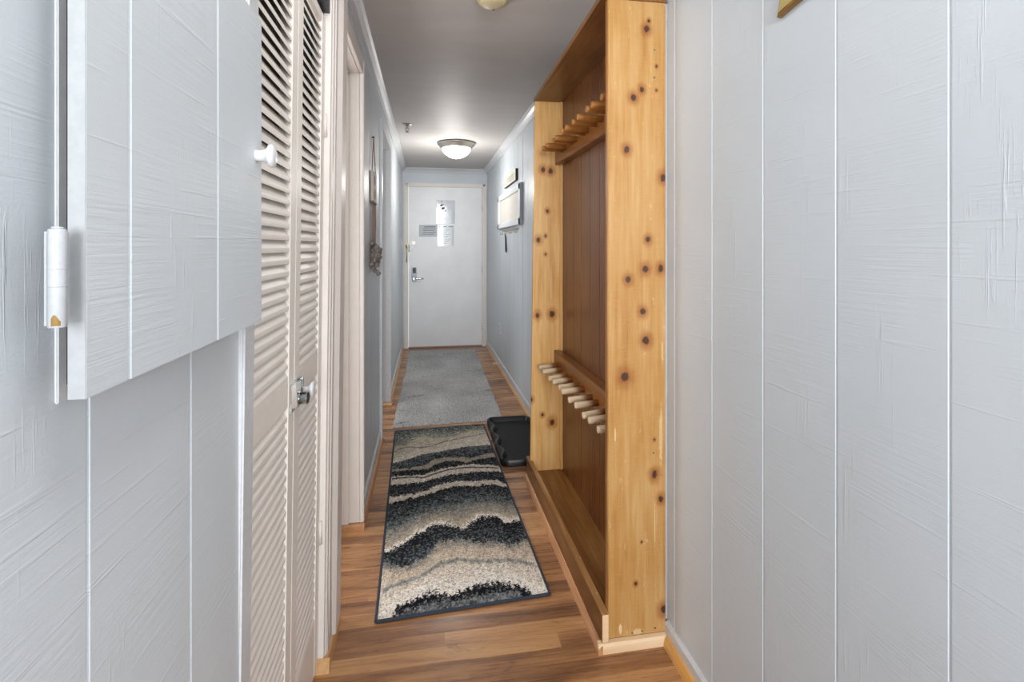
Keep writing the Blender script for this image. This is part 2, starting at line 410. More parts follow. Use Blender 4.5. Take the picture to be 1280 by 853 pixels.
gl = [0.30, 0.52, 0.724, 0.10, -0.1, -0.3, 2.62, 2.82, 3.02, 3.22, 3.40] + [4.44 + .2 * i for i in range(11)]
DH = 2.08
w = MB()
w.prism(groove_profile(gl, Y0, 0.945, XL, XL - 0.1, 1), 0, ZC, 2)
w.prism([(XL, 0.945), (XL, 1.66), (XL - 0.1, 1.66), (XL - 0.1, 0.945)], 2.06, ZC, 2)
w.prism([(XL, 1.66), (XL, 1.83), (XL - 0.1, 1.83), (XL - 0.1, 1.66)], 0, ZC, 2)
w.prism([(XL, 1.83), (XL, 2.44), (XL - 0.1, 2.44), (XL - 0.1, 1.83)], DH + 0.02, ZC, 2)
w.prism(groove_profile(gl, 2.44, 3.50, XL, XL - 0.1, 1), 0, ZC, 2)
w.prism([(XL, 3.50), (XL, 4.30), (XL - 0.1, 4.30), (XL - 0.1, 3.50)], DH + 0.02, ZC, 2)
w.prism(groove_profile(gl, 4.30, YB, XL, XL - 0.1, 1), 0, ZC, 2)
struct(w.build('wall_left', M['wall_left']), 'left hallway wall of grooved white plywood panelling', 'wall')
gr = [0.652 + .2165 * i for i in range(-8, 28)]
struct(MB().prism(groove_profile(gr, Y0, YB + 0.1, XR, XR + 0.1, -1), 0, ZC, 2).build('wall_right', M['wall']), 'right hallway wall of grooved white plywood panelling', 'wall')
bx0, bx1, bz1 = -0.222, 0.712, 2.05
w = MB().box(XL - 0.1, bx0 - 0.02, YB, YB + 0.1, 0, ZC).box(bx1 + 0.02, XR + 0.0, YB, YB + 0.1, 0, ZC).box(bx0 - 0.02, bx1 + 0.02, YB, YB + 0.1, bz1 + 0.02, ZC)
struct(w.build('wall_back', M['wall']), 'short end wall around the white entry door', 'wall')
# rooms behind the two open doorways and the closet, so the openings do not look out into nothing
w = MB().box(-1.9, -1.88, 1.7, 4.6, 0, ZC).box(-1.9, XL - 0.1, 1.685, 1.705, 0, ZC).box(-1.9, XL - 0.1, 3.06, 3.10, 0, ZC).box(-1.9, XL - 0.1, 4.6, 4.62, 0, ZC)
struct(w.build('wall_side_rooms', M['shade_room']), 'dim plain walls of the rooms beyond the open doorways', 'wall')
w = MB().box(-0.92, -0.90, 0.90, 1.685, 0, ZC).box(-0.92, XL - 0.1, 0.88, 0.90, 0, ZC)  # closet walls coloured dark so the louver gaps read as shade
struct(w.build('wall_closet', M['gap_shade']), 'closet interior with shade put into its colour behind the louvered doors', 'wall')

# crown moulding
def crown(x, s):
    return [(x, ZC), (x + s * 0.050, ZC), (x + s * 0.048, ZC - 0.008), (x + s * 0.036, ZC - 0.014), (x + s * 0.020, ZC - 0.030), (x + s * 0.014, ZC - 0.044), (x + s * 0.010, ZC - 0.058), (x, ZC - 0.060)]
t1 = MB().prism(crown(XL, 1), Y0, YB - 0.001, 1).build('trim_1', M['trim_grey'])
struct(t1, 'white crown moulding along the left wall', 'moulding')
t2 = MB().prism(crown(XR, -1), Y0, YB - 0.001, 1).build('trim_2', M['trim_grey'])
struct(t2, 'white crown moulding along the right wall', 'moulding')
t3 = MB().prism([(a, b) for a, b in crown(YB, -1)], XL + 0.012, XR - 0.012, 0).build('trim_3', M['trim_grey'])
struct(t3, 'white crown moulding above the entry door', 'moulding')

# baseboards and quarter-round shoes
def quarter(x, s, h=0.020, wd=0.013):
    pts = [(x, 0.0), (x + s * wd, 0.0)]
    for k in range(1, 5):
        a = k / 4 * math.pi / 2
        pts.append((x + s * wd * math.cos(a), h * math.sin(a) if k < 4 else h))
    return pts
b = MB().prism([(XR, 0), (XR - 0.011, 0), (XR - 0.011, 0.074), (XR - 0.006, 0.080), (XR, 0.080)], 2.765, YB - 0.03, 1).build('baseboard_right', M['trim_grey'])
struct(b, 'grey painted baseboard on the right wall beyond the ski rack', 'baseboard')
s_ = MB().prism(quarter(XR - 0.011, -1, 0.022, 0.014), 2.775, YB - 0.03, 1).build('shoe_molding', M['shoe_tan'], b)
b = MB().prism([(XR, 0), (XR - 0.011, 0), (XR - 0.011, 0.062), (XR - 0.005, 0.070), (XR, 0.070)], Y0, 1.5645, 1).build('baseboard_right', M['trim_grey'])
struct(b, 'white painted baseboard on the right wall this side of the ski rack', 'baseboard')
MB().prism(quarter(XR - 0.011, -1, 0.034, 0.014), Y0, 1.5465, 1).build('shoe_molding', M['shoe_honey'], b)
b = MB().prism([(XL, 0), (XL + 0.010, 0), (XL + 0.010, 0.074), (XL + 0.005, 0.080), (XL, 0.080)], 2.476, 3.44, 1).build('baseboard_left', M['trim_grey'])
struct(b, 'grey baseboard on the left wall between the two open doorways', 'baseboard')
MB().prism(quarter(XL + 0.010, 1, 0.028, 0.014), 2.405, 3.50, 1).prism([(2.42 - 0.016, 0), (2.42, 0), (2.42, 0.030), (2.410, 0.028), (2.405, 0.02)], -0.40, XL + 0.024, 0).build('shoe_molding', M['shoe_brown'], b)
b = MB().prism([(XL, 0), (XL + 0.010, 0), (XL + 0.010, 0.074), (XL + 0.005, 0.080), (XL, 0.080)], 4.335, YB - 0.03, 1).build('baseboard_left', M['trim_grey'])
struct(b, 'white baseboard on the left wall beside the grey rug', 'baseboard')
MB().prism(quarter(XL + 0.010, 1, 0.022, 0.014), 4.268, YB - 0.03, 1).prism([(4.266, 0), (4.281, 0), (4.281, 0.022), (4.27, 0.018)], -0.38, XL + 0.024, 0).build('shoe_molding', M['shoe_tan'], b)
b = MB().prism([(XL, 0), (XL + 0.010, 0), (XL + 0.010, 0.070), (XL, 0.078)], Y0, 0.89, 1).build('baseboard_left', M['trim_grey'])
struct(b, 'white baseboard on the left wall below the hinged panel', 'baseboard')
b = MB().prism(quarter(XL - 0.006, 1, 0.034, 0.018), 1.625, 1.84, 1).prism([(1.615, 0), (1.632, 0), (1.632, 0.036), (1.622, 0.03)], -0.345, XL + 0.012, 0).build('baseboard_left', M['shoe_tan'])
struct(b, 'short honey wood shoe moulding at the foot of the closet casing', 'baseboard')

# casings: closet corner strip, closet right casing, first doorway, second doorway
c = MB().box(XL - 0.06, XL + 0.004, 0.897, 0.948, 0, 2.06).lean().build('trim_4', M['trim_grey'], None, 0.003)
struct(c, 'white corner strip between the left wall and the louvered closet doors', 'trim')
c = MB()
c.prism([(-0.345, 1.634), (-0.302, 1.634), (-0.300, 1.645), (-0.296, 1.650), (-0.296, 1.668), (-0.300, 1.672), (-0.294, 1.678), (-0.294, 1.70), (-0.300, 1.72), (-0.36, 1.72)], 0.02, 2.11, 2)
c.prism([(-0.36, 1.72), (-0.300, 1.722), (-0.292, 1.735), (-0.284, 1.75), (-0.284, 1.835), (-0.36, 1.835)], 0.02, 2.145, 2)
c.box(-0.345, -0.296, 0.93, 1.66, 2.06, 2.11)
struct(c.lean().build('trim_5', M['cream'], None, 0.0015), 'cream stepped casing between the louvered closet and the first doorway', 'trim')
c = MB()
c.box(-0.40, XL + 0.001, 2.42, 2.44, 0.03, DH + 0.02)                     # far jamb
c.box(-0.412, -0.347, 2.408, 2.42, 0.03, DH)                               # stop
c.prism([(XL, 2.42), (XL + 0.016, 2.42), (XL + 0.020, 2.424), (XL + 0.020, 2.44), (XL + 0.012, 2.475), (XL, 2.478)], 0.03, DH + 0.065, 2)
c.box(-0.40, XL + 0.001, 1.835, 2.42, DH, DH + 0.02)
c.box(-0.412, -0.347, 1.835, 2.42, DH - 0.012, DH)
c.box(XL, XL + 0.018, 1.835, 2.43, DH, DH + 0.065)
struct(c.build('trim_6', M['cream'], None, 0.002), 'cream painted jamb and casing of the first open doorway', 'trim')
c = MB()
c.box(-0.40, XL + 0.001, 4.28, 4.30, 0.025, DH + 0.02).box(-0.40, XL + 0.001, 3.50, 3.52, 0, DH + 0.02)
c.box(-0.40, -0.350, 4.268, 4.28, 0.025, DH)
c.box(XL, XL + 0.016, 4.28, 4.335, 0.025, DH + 0.06).box(XL, XL + 0.016, 3.445, 3.51, 0.0, DH + 0.06).box(XL, XL + 0.016, 3.51, 4.29, DH, DH + 0.06)
c.box(-0.40, XL + 0.001, 3.50, 4.28, DH, DH + 0.02)
struct(c.build('trim_7', M['trim_grey'], None, 0.002), 'greyish white casing of the second open doorway', 'trim')
c = MB()
def cas(mb, x0, x1): mb.box(x0, x1, YB - 0.018, YB, 0, bz1 + 0.05); mb.box(x0 + 0.012, x1 - 0.012, YB - 0.026, YB - 0.016, 0, bz1 + 0.04)
cas(c, bx0 - 0.062, bx0 - 0.006); cas(c, bx1 + 0.006, bx1 + 0.062)
c.box(bx0 - 0.03, bx1 + 0.03, YB - 0.018, YB, bz1 + 0.005, bz1 + 0.05).box(bx0 - 0.04, bx1 + 0.04, YB - 0.026, YB - 0.016, bz1 + 0.015, bz1 + 0.04)
c.box(bx0 - 0.02, bx0 - 0.003, YB, YB + 0.1, 0, bz1 + 0.02).box(bx1 + 0.003, bx1 + 0.02, YB, YB + 0.1, 0, bz1 + 0.02).box(bx0 - 0.02, bx1 + 0.02, YB, YB + 0.1, bz1 + 0.004, bz1 + 0.02)
struct(c.build('trim_8', M['cream'], None, 0.002), 'cream casing around the white entry door', 'trim')
c = MB().prism([(YB - 0.05, 0), (YB - 0.04, 0.010), (YB + 0.06, 0.012), (YB + 0.06, 0)], bx0 + 0.001, bx1 - 0.001, 0).build('trim_9', M['threshold'])
struct(c, 'reddish brown wooden threshold under the entry door', 'threshold')

# open door leaf inside the first doorway (swung back into the room)
d = thing('door_2', 'cream door swung open inside the first doorway on the left', 'door', (-0.42, 2.40, 0), None, 'structure')
MB().box(-1.02, -0.415, 2.352, 2.387, 0.015, 2.06).build('door_leaf', M['cream'], d, 0.002)
for z in (0.34, 1.078, 1.80):
    MB().box(-0.414, -0.3965, 2.3955, 2.4075, z - 0.042, z + 0.042).lathe([(0.006, z - 0.042), (0.006, z + 0.042)], (-0.404, 2.393, 0), 2, 12).build('hinge', M['brass'], d)

# ------------------------------------------------------------------ entry door with its parts
yd = YB + 0.004
d = thing('door_1', 'flat white entry door at the far end of the hallway', 'door', (0.245, yd, 0), None, 'structure')
MB().box(bx0, bx1, yd, yd + 0.04, 0.016, bz1).build('door_slab', M['door'], d, 0.002)
k = MB()
lx = -0.152
prof = []
for i in range(24):
    a = 2 * math.pi * i / 24; ca, sa = math.cos(a), math.sin(a)
    prof.append((lx + 0.034 * math.copysign(abs(ca) ** 0.5, ca), 0.940 + 0.094 * math.copysign(abs(sa) ** 0.45, sa)))
k.prism([(p[0], p[1]) for p in prof], yd - 0.024, yd, 1)
lk = k.build('keypad_lock', M['lock_grey'], d, 0.003); lk['label'] = 'grey keypad lock with lever handle'
MB().box(lx - 0.020, lx + 0.020, yd - 0.028, yd - 0.023, 0.952, 1.022).build('keypad', M['black'], lk, 0.002)
MB().lathe([(0.018, -0.062), (0.019, -0.03), (0.026, -0.024)], (lx, yd, 0.886), 1, 20).tube([(lx, yd - 0.055, 0.886), (lx + 0.03, yd - 0.058, 0.887), (lx + 0.075, yd - 0.056, 0.884), (lx + 0.118, yd - 0.052, 0.886)], [0.013, 0.011, 0.009, 0.008], 10).build('lever_handle', M['chrome'], lk)
MB().lathe([(0.024, -0.004), (0.026, 0.0)], (-0.160, yd, 1.337), 1, 24).lathe([(0.011, -0.008), (0.014, -0.004)], (-0.160, yd, 1.337), 1, 16).build('peephole', M['nickel'], d)
for z in (1.80, 1.0, 0.26):
    MB().box(bx1 - 0.004, bx1 + 0.0105, yd - 0.030, yd - 0.003, z - 0.05, z + 0.05).lathe([(0.006, z - 0.054), (0.006, z + 0.054)], (bx1 + 0.002, yd - 0.026, 0), 2, 12).build('hinge', M['white'], d)

g = thing('door_guard', 'small swing bar door guard on the left casing of the entry door', 'door guard', (-0.25, YB - 0.02, 1.29))
MB().box(-0.268, -0.232, YB - 0.032, YB - 0.0255, 1.255, 1.325).build('base_plate', M['brass'], g, 0.002)
MB().tube([(-0.246, YB - 0.036, 1.31), (-0.243, YB - 0.038, 1.20), (-0.246, YB - 0.036, 1.09)], 0.0055, 8).lathe([(0.010, 1.275), (0.010, 1.31)], (-0.248, YB - 0.036, 0), 2, 12).build('swing_bar', M['nickel'], g)
g2 = thing('door_latch_plate', 'white strike plate on the entry door edge above the lock', 'latch plate', (-0.20, yd, 1.27))
MB().box(-0.219, -0.175, yd - 0.008, yd - 0.0005, 1.225, 1.312).build('plate', M['white'], g2, 0.002)
MB().box(-0.222, -0.214, yd - 0.018, yd - 0.0082, 1.222, 1.315).build('catch', M['steel_dark'], g2)

# notices on the entry door
yp = yd - 0.0005
def notice(name, x0, x1, z0, z1, mat, label):
    o = thing(name, label, 'notice', ((x0 + x1) / 2, yp, (z0 + z1) / 2), 'paper notices on the entry door')
    MB().box(x0, x1, yp - 0.002, yp, z0, z1).build('sheet', mat, o)
    return o
n1 = notice('paper_notice', 0.128, 0.362, 1.585, 1.885, M['sleeve'], 'top glossy sheet with a dark blotchy picture on the entry door')
m = MB()
for (a, b_, r) in ((0.185, 1.835, .032), (0.205, 1.80, .036), (0.215, 1.765, .034), (0.195, 1.87, .012), (0.155, 1.868, .010), (0.245, 1.745, .018)):
    m.lathe([(r, -0.0004), (r * .96, 0)], (a, yp - 0.0022, b_), 1, 14)
m.build('printed_picture', M['photo_print'], n1)
n2 = notice('paper_notice', -0.092, 0.139, 1.418, 1.568, M['notice'], 'wide short sheet of faint print, left of the other door notices')
m = MB()
for i, (a, b_) in enumerate(((-0.03, 0.11), (-0.045, 0.118), (-0.045, 0.10), (-0.045, 0.115), (-0.06, 0.09))):
    z = 1.543 - i * 0.024
    if i == 0: m.box(a, b_, yp - 0.0026, yp - 0.0021, z - 0.006, z + 0.006)
    else: m.box(a, b_, yp - 0.0026, yp - 0.0021, z - 0.0035, z + 0.0035)
m.build('printed_lines', M['paper_line'], n2)
n3 = notice('paper_notice', 0.143, 0.350, 1.300, 1.566, M['sleeve'], 'lower sleeved sheet of printed lines beneath the picture sheet')
m = MB()
m.box(0.19, 0.26, yp - 0.0026, yp - 0.0021, 1.538, 1.550).box(0.275, 0.335, yp - 0.0026, yp - 0.0021, 1.540, 1.552).lathe([(0.012, -0.0004), (0.012, 0)], (0.165, yp - 0.0022, 1.545), 1, 12)
for i in range(9): m.box(0.205, 0.30 - 0.02 * (i % 3), yp - 0.0026, yp - 0.0021, 1.512 - i * 0.023, 1.518 - i * 0.023)
m.build('printed_lines', M['paper_line'], n3)

# ------------------------------------------------------------------ louvered bifold closet door
bf = thing('louvered_bifold_door', 'cream louvered bifold closet door on the left wall', 'closet door', (-0.33, 1.30, 0))
def leaf(y0, y1):
    xf, xb = -0.318, -0.346
    st = 0.050
    fr = MB()
    fr.box(xb, xf, y0, y0 + st, 0.02, 1.985).box(xb, xf, y1 - st, y1, 0.02, 1.985)
    for (a, b_) in ((0.02, 0.185), (0.915, 0.982), (1.955, 1.985)): fr.box(xb + 0.001, xf - 0.001, y0 + st - 0.002, y1 - st + 0.002, a, b_)
    # thin bead round each louver field
    fo = fr.lean().build('louver_panel', M['louver'], bf, 0.0025)
    sl = MB(); pitch = 0.027
    for (a, b_) in ((0.185, 0.915), (0.982, 1.955)):
        n = int(round((b_ - a) / pitch)); p = (b_ - a) / n
        for i in range(n):
            zc = a + (i + 0.5) * p
            xa, xz, th, rise = xf - 0.002, xf - 0.0155, 0.0098, 0.0228
            z0 = zc - p / 2 - 0.002
            poly = [(xa, z0), (xa + 0.0004, z0 + th * 0.5), (xa, z0 + th), (xz, z0 + th + rise), (xz, z0 + rise)]
            sl.prism([(q[0], q[1]) for q in poly], y0 + st - 0.004, y1 - st + 0.004, 1)
    sl.lean().build('louver_slats', M['louver'], fo)
    return fo
l1 = leaf(0.957, 1.3035); l2 = leaf(1.3065, 1.632)
MB().box(-0.352, -0.306, 0.95, 1.632, 2.002, 2.058).box(-0.340, -0.322, 1.55, 1.625, 1.988, 2.004).lean().build('track', M['steel_dark'], bf)
kb = MB().lathe([(0.0085, 0.0), (0.0085, 0.016), (0.010, 0.020), (0.019, 0.026), (0.0205, 0.029), (0.019, 0.032), (0.008, 0.034)], (-0.316, 1.372, 0.926), 0, 24).build('knob', M['white'], l2)
lt = MB().box(-0.3165, -0.310, 1.262, 1.304, 0.900, 0.965).build('latch', M['chrome'], bf, 0.001); lt['label'] = 'chrome hasp and lock bridging the two leaves'
MB().box(-0.310, -0.303, 1.285, 1.325, 0.905, 0.962).lathe([(0.0145, 0.0), (0.0145, 0.015), (0.0155, 0.016), (0.0155, 0.018)], (-0.303, 1.312, 0.922), 0, 24).build('lock_barrel', M['chrome'], lt, 0.001)
MB().lathe([(0.0125, 0.0), (0.0125, 0.002)], (-0.285, 1.312, 0.922), 0, 20).build('lock_face', M['black'], lt)
MB().box(-0.3155, -0.301, 1.330, 1.345, 0.915, 0.968).build('strike_bracket', M['chrome'], lt, 0.002)
for z in (1.66, 0.42):
    MB().lathe([(0.005, z - 0.035), (0.005, z + 0.035)], (-0.314 + 0.012 * (z - .7), 1.629, 0), 2, 10).build('pivot_hinge', M['cream'], l2)

# ------------------------------------------------------------------ hinged plank panel on the left wall
fy0, fy1, fz0, fz1, fx, fb = 0.449, 0.880, 1.171, 1.652, -0.262, -0.2745
fp = thing('hinged_access_panel', 'white painted plank access panel hinged on the near left wall', 'access panel', (fb, 0.66, fz0))
pl = groove_profile([0.5085, 0.704], fy0, fy1, fx, fb, 1, 0.003, 0.003)
pf = MB().prism(pl, fz0, fz1, 2).build('panel', M['flap'], fp)
MB().box(fb + 0.0002, fx - 0.0002, fy0 - 0.0008, fy0 + 0.0002, fz0 + 0.0002, fz1 - 0.0002).build('shaded_edge', M['flap_edge_shade'], fp)  # thin skin that carries the darkened edge colour
MB().lathe([(0.0095, 0.0), (0.0085, 0.004), (0.0095, 0.012), (0.0125, 0.017), (0.0175, 0.020), (0.0185, 0.0225), (0.0175, 0.026), (0.012, 0.0285), (0.003, 0.0295)], (fx, 0.853, 1.432), 0, 36).build('knob', M['white'], pf)
hx, hy = -0.2665, 0.4245
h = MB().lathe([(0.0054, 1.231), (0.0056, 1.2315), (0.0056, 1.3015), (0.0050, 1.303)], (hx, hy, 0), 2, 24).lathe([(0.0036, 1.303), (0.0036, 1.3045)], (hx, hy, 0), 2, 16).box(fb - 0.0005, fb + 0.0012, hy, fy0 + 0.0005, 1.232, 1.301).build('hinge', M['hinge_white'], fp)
MB().lathe([(0.00575, 1.2735), (0.00575, 1.2742)], (hx, hy, 0), 2, 24).lathe([(0.00575, 1.2605), (0.00575, 1.2612)], (hx, hy, 0), 2, 24).build('knuckle_seam', M['caulk'], h)
m = MB(); vs = []; fs = []
for k in range(9):
    a = math.radians(-95 + 7 * k); hh = 0.0055 + 0.0025 * math.sin(k * 0.55)
    for z in (1.2325, 1.2325 + hh): vs.append((hx + 0.00578 * math.cos(a), hy + 0.00578 * math.sin(a), z))
for k in range(8): fs.append((2 * k, 2 * k + 2, 2 * k + 3, 2 * k + 1))
m.add(vs, fs, True).build('worn_spot', M['rust'], h)
MB().box(XL, XL + 0.0265, fy0 + 0.041, fy0 + 0.08, fz0 + 0.002, fz1 - 0.02).box(XL, XL + 0.0265, fy0 + 0.09, fy1 - 0.03, fz0 + 0.014, fz0 + 0.03).build('spacer_batten', M['gap_shade'], fp)  # battens coloured dark to stand for the shade behind the panel
st = MB().box(XL, -0.2990, 0.477, 0.4885, 1.160, ZC - 0.061).build('trim_10', M['trim_grey'], None, 0.001)
struct(st, 'narrow white upright batten behind the hinge of the access panel', 'trim')

# ------------------------------------------------------------------ ski rack on the right wall
rk = thing('ski_rack', 'tall knotty pine ski rack with dowel pegs against the right wall', 'ski rack', (RX, RY, 0))
px0, px1 = 0.573, XR - 0.008
ny0, ny1, fy0_, fy1_ = 1.565, 1.585, 2.735, 2.755
RT = 2.085
np_ = MB().box(px0, px1, ny0, ny1, 0.034, RT).build('side_panel', M['pine_near'], rk, 0.0015); np_['label'] = 'near knotty golden pine side board'
MB().box(px1 + 0.0002, XR - 0.0002, ny0 + 0.006, ny1 + 0.02, 0.07, RT).build('scribe_strip', M['caulk'], rk)
MB().box(px0 - 0.0015, px0 + 0.001, ny0 + 0.001, ny1, 0.128, RT - 0.002).build('front_edge', M['pine_edge_shade'], np_)  # thin strip with the edge's shade put into its colour
for (ax, az, r) in ((0.688, 0.046, .003), (0.733, 0.050, .003), (0.655, 0.043, .0025), (0.728, 0.62, .003), (0.731, 1.93, .003), (0.731, 1.84, .003)):
    MB().lathe([(r, -0.0006), (r, 0.0004)], (ax, ny0, az), 1, 10).build('nail_head', M['lock_grey'], np_)
fpm = MB().box(px0, px1, fy0_, fy1_, 0.03, RT)
fpm.v = [(x + (0.0125 * (z - 1.15) if x < 0.6 else 0), y, z) for x, y, z in fpm.v]
fpn = fpm.build('side_panel', M['pine_far'], rk, 0.0015); fpn['label'] = 'far knotty pine side board'
MB().prism([(0.553, 1.56), (px1, 1.56), (px1, 2.762), (0.582, 2.762)], RT, RT + 0.022, 2).build('top_board', M['pine_top'], rk, 0.0015)
bp_y = [ny1 + 0.132 * i for i in range(1, 9)]
bkx = 0.736
MB().prism(groove_profile(bp_y, ny1 + 0.001, fy0_ - 0.001, bkx, bkx + 0.014, -1, 0.003, 0.0025), 0.05, RT - 0.001, 2).build('back_panel', M['stain'], rk)
MB().box(bkx - 0.014, bkx + 0.001, fy0_ - 0.022, fy0_ - 0.001, 0.07, RT - 0.002).build('corner_strip', M['pine_far'], rk, 0.003)
MB().box(px0 - 0.004, bkx + 0.002, ny1 + 0.0005, fy0_ - 0.0005, 0.045, 0.066).build('bottom_shelf', M['rack_floor'], rk)
kb_ = MB().box(0.549, px0 - 0.002, 1.553, 2.80, 0.004, 0.122).build('kick_board', M['kick'], rk, 0.0015)
MB().box(0.550, px0 - 0.003, 1.5518, 1.5532, 0.034, 0.121).build('end_cap', M['shoe_pale'], kb_)
MB().box(0.5485, px0 - 0.0015, 1.554, 2.80, 0.1215, 0.1228).build('worn_edge', M['worn_edge'], kb_)
MB().prism([(0.549, 0.0), (0.534, 0.0), (0.5345, 0.010), (0.539, 0.020), (0.546, 0.026), (0.549, 0.027)], 1.545, 2.80, 1).build('base_molding', M['shoe_brown'], rk)
MB().prism([(1.565, 0.0), (1.547, 0.0), (1.547, 0.024), (1.551, 0.032), (1.565, 0.034)], 0.536, XR - 0.0115, 0).build('base_molding', M['shoe_pale'], rk)
PL = [2.66, 2.575, 2.45, 2.375, 2.265, 2.19, 2.08, 2.003, 1.888, 1.82, 1.715]
PU = [2.585, 2.515, 2.39, 2.325, 2.20, 2.148, 2.04, 1.963, 1.853, 1.787, 1.69, 1.622]
rx = 0.690
r1 = MB().box(rx, bkx, ny1 + 0.001, fy0_ - 0.001, 0.612, 0.722).build('peg_rail', M['rail'], rk, 0.003); r1['label'] = 'lower rail with worn pale pegs'
r2 = MB().box(rx + 0.006, bkx, ny1 + 0.001, fy0_ - 0.001, 1.738, 1.838).build('peg_rail', M['rail'], rk, 0.003); r2['label'] = 'upper rail with stained pegs'
def peg(root_y, z, tipx, mat, parent, droop, skew, r=0.0135):
    m = MB(); x1 = rx + 0.012
    a = Vector((x1, root_y, z)); b_ = Vector((tipx, root_y + skew, z + droop)); d_ = (b_ - a)
    m.tube([a, a + d_ * .45, a + d_ * .92, a + d_ * .985, b_], [r, r, r * 1.0, r * 0.93, r * 0.8], 18)
    o = m.build('peg', mat, parent)
    # move the origin to the tip so the wear follows the peg's own length
    off = Vector((0.60 - RX, root_y - RY, z))
    o.data.transform(Matrix.Translation(-off)); o.location = off
    return o
for i, y in enumerate(PL): peg(y, 0.655 + random.uniform(-.002, .002), 0.592 + random.uniform(-.004, .004), M['peg_low'], r1, -0.008 + random.uniform(-.004, .003), random.uniform(-.006, .008))
for i, y in enumerate(PU): peg(y, 1.794 + 0.001 * i, 0.592 + random.uniform(-.003, .003), M['peg_up'], r2, 0.004 + random.uniform(-.003, .003), random.uniform(-.004, .006))

# ------------------------------------------------------------------ striped rug (colours worked out per tuft from the stripe layout)
BL, BR, TL = np.array((-0.170, 1.804)), np.array((0.449, 1.843)), np.array((-0.213, 3.636))
eu, ev = BR - BL, TL - BL
inv = np.linalg.inv(np.stack([eu, ev], 1))
def rug_uv(px, py):
    p = np.array(on_floor(px, py, 0.008)); return inv @ (p - BL)
def curve(pts, crop):
    out = []
    for a, b_ in pts:
        if crop == 'A': q = rug_uv(470 + a / 7.111, 525 + b_ / 7.111)
        else: q = rug_uv(460 + a / 5.333, 630 + b_ / 5.333)
        out.append(q)
    out = np.array(sorted(out, key=lambda q: q[0])); return out
K, CR, BE, LC = (22, 24, 28), (218, 206, 192), (194, 178, 158), (234, 225, 214)
bands = [
 (None, (46, 52, 54), (146, 146, 132)),
 (curve([(165,250),(270,225),(330,180),(400,153),(520,158),(620,163),(720,140),(850,100),(960,95)], 'A'), (176, 165, 148), CR),
 (curve([(150,388),(250,360),(380,320),(480,295),(600,275),(700,255),(850,235),(1000,225)], 'A'), (84, 90, 92), (44, 48, 54)),
 (curve([(145,440),(300,432),(430,405),(520,355),(600,338),(760,335),(850,340),(930,320),(1020,298)], 'A'), (170, 160, 145), (160, 152, 138)),
 (curve([(145,462),(300,450),(460,440),(530,400),(620,368),(700,365),(790,380),(900,355),(1030,335)], 'A'), K, (40, 44, 48)),
 (curve([(140,508),(250,500),(430,488),(520,460),(620,430),(750,410),(850,398),(1000,400),(1075,415)], 'A'), CR, CR),
 (curve([(135,580),(300,568),(420,555),(520,520),(650,490),(760,480),(900,460),(1095,462)], 'A'), (34, 37, 41), (44, 48, 52)),
 (curve([(120,690),(300,665),(450,635),(520,600),(600,570),(720,545),(900,550),(1000,535),(1080,538),(1140,575)], 'A'), CR, CR),
 (curve([(115,745),(250,710),(450,668),(560,630),(700,590),(900,590),(1040,570),(1140,600)], 'A'), K, (92, 100, 102)),
 (curve([(118,170),(250,120),(400,50),(600,0),(800,-20),(980,0)], 'B'), (112, 116, 114), BE),
 (curve([(105,308),(240,238),(330,178),(420,134),(500,116),(560,138),(620,152),(680,118),(720,82),(800,62),(860,70),(940,97),(1000,94)], 'B'), LC, LC),
 (curve([(105,326),(250,256),(340,202),(430,150),(500,138),(560,155),(640,166),(700,122),(760,88),(850,80),(920,125),(1000,108)], 'B'), K, (52, 57, 62)),
 (curve([(100,395),(230,425),(300,398),(400,338),(480,248),(600,240),(750,250),(850,240),(950,278),(1050,240)], 'B'), (120, 122, 118), BE),
 (curve([(100,455),(230,480),(400,390),(500,310),(750,300),(950,320),(1080,290)], 'B'), BE, LC),
 (curve([(60,800),(145,775),(190,690),(300,640),(400,600),(460,585),(530,615),(600,585),(700,550),(850,525),(1000,545),(1080,575),(1112,640),(1130,700)], 'B'), K, K),
 (curve([(60,830),(145,800),(190,745),(300,690),(450,650),(600,640),(800,598),(1000,590),(1112,660),(1130,720)], 'B'), (96, 98, 101), (112, 114, 116)),
]
thin = [
 (curve([(165,290),(220,258),(300,243),(400,248),(500,235),(600,195),(750,165),(970,120)], 'A'), 0.0035, (70, 74, 74), 0.75),
 (curve([(330,205),(400,180),(460,190),(470,215),(560,215),(700,170),(900,150)], 'A'), 0.003, (150, 140, 124), 0.5),
 (curve([(140,525),(300,512),(430,515),(520,482),(640,445),(800,425),(1000,425),(1085,432)], 'A'), 0.0042, K, 0.9),
 (curve([(100,580),(250,520),(350,490),(480,400),(600,375),(800,385),(1000,380),(1110,410)], 'B'), 0.0075, (112, 120, 120), 0.7),
]
W, L = float(np.linalg.norm(eu)), float(np.linalg.norm(ev))
nu, nv = 200, 590
U, V = np.meshgrid(np.linspace(0, 1, nu), np.linspace(0, 1, nv))
rng = np.random.RandomState(3)
def smooth_noise(nx, ny):
    g = rng.rand(ny + 2, nx + 2)
    x = np.linspace(0, nx, nu); y = np.linspace(0, ny, nv)
    xi = np.minimum(x.astype(int), nx - 1); yi = np.minimum(y.astype(int), ny - 1)
    fx_ = x - xi; fy_ = y - yi
    fx_ = fx_ * fx_ * (3 - 2 * fx_); fy_ = fy_ * fy_ * (3 - 2 * fy_)
    a = g[np.ix_(yi, xi)] * (1 - fx_) + g[np.ix_(yi, xi + 1)] * fx_
    b_ = g[np.ix_(yi + 1, xi)] * (1 - fx_) + g[np.ix_(yi + 1, xi + 1)] * fx_
    return a * (1 - fy_)[:, None] + b_ * fy_[:, None]
def cells(kx, ky):
    g = rng.randn(nv // ky + 1, nu // kx + 1)
    return np.kron(g, np.ones((ky, kx)))[:nv, :nu]
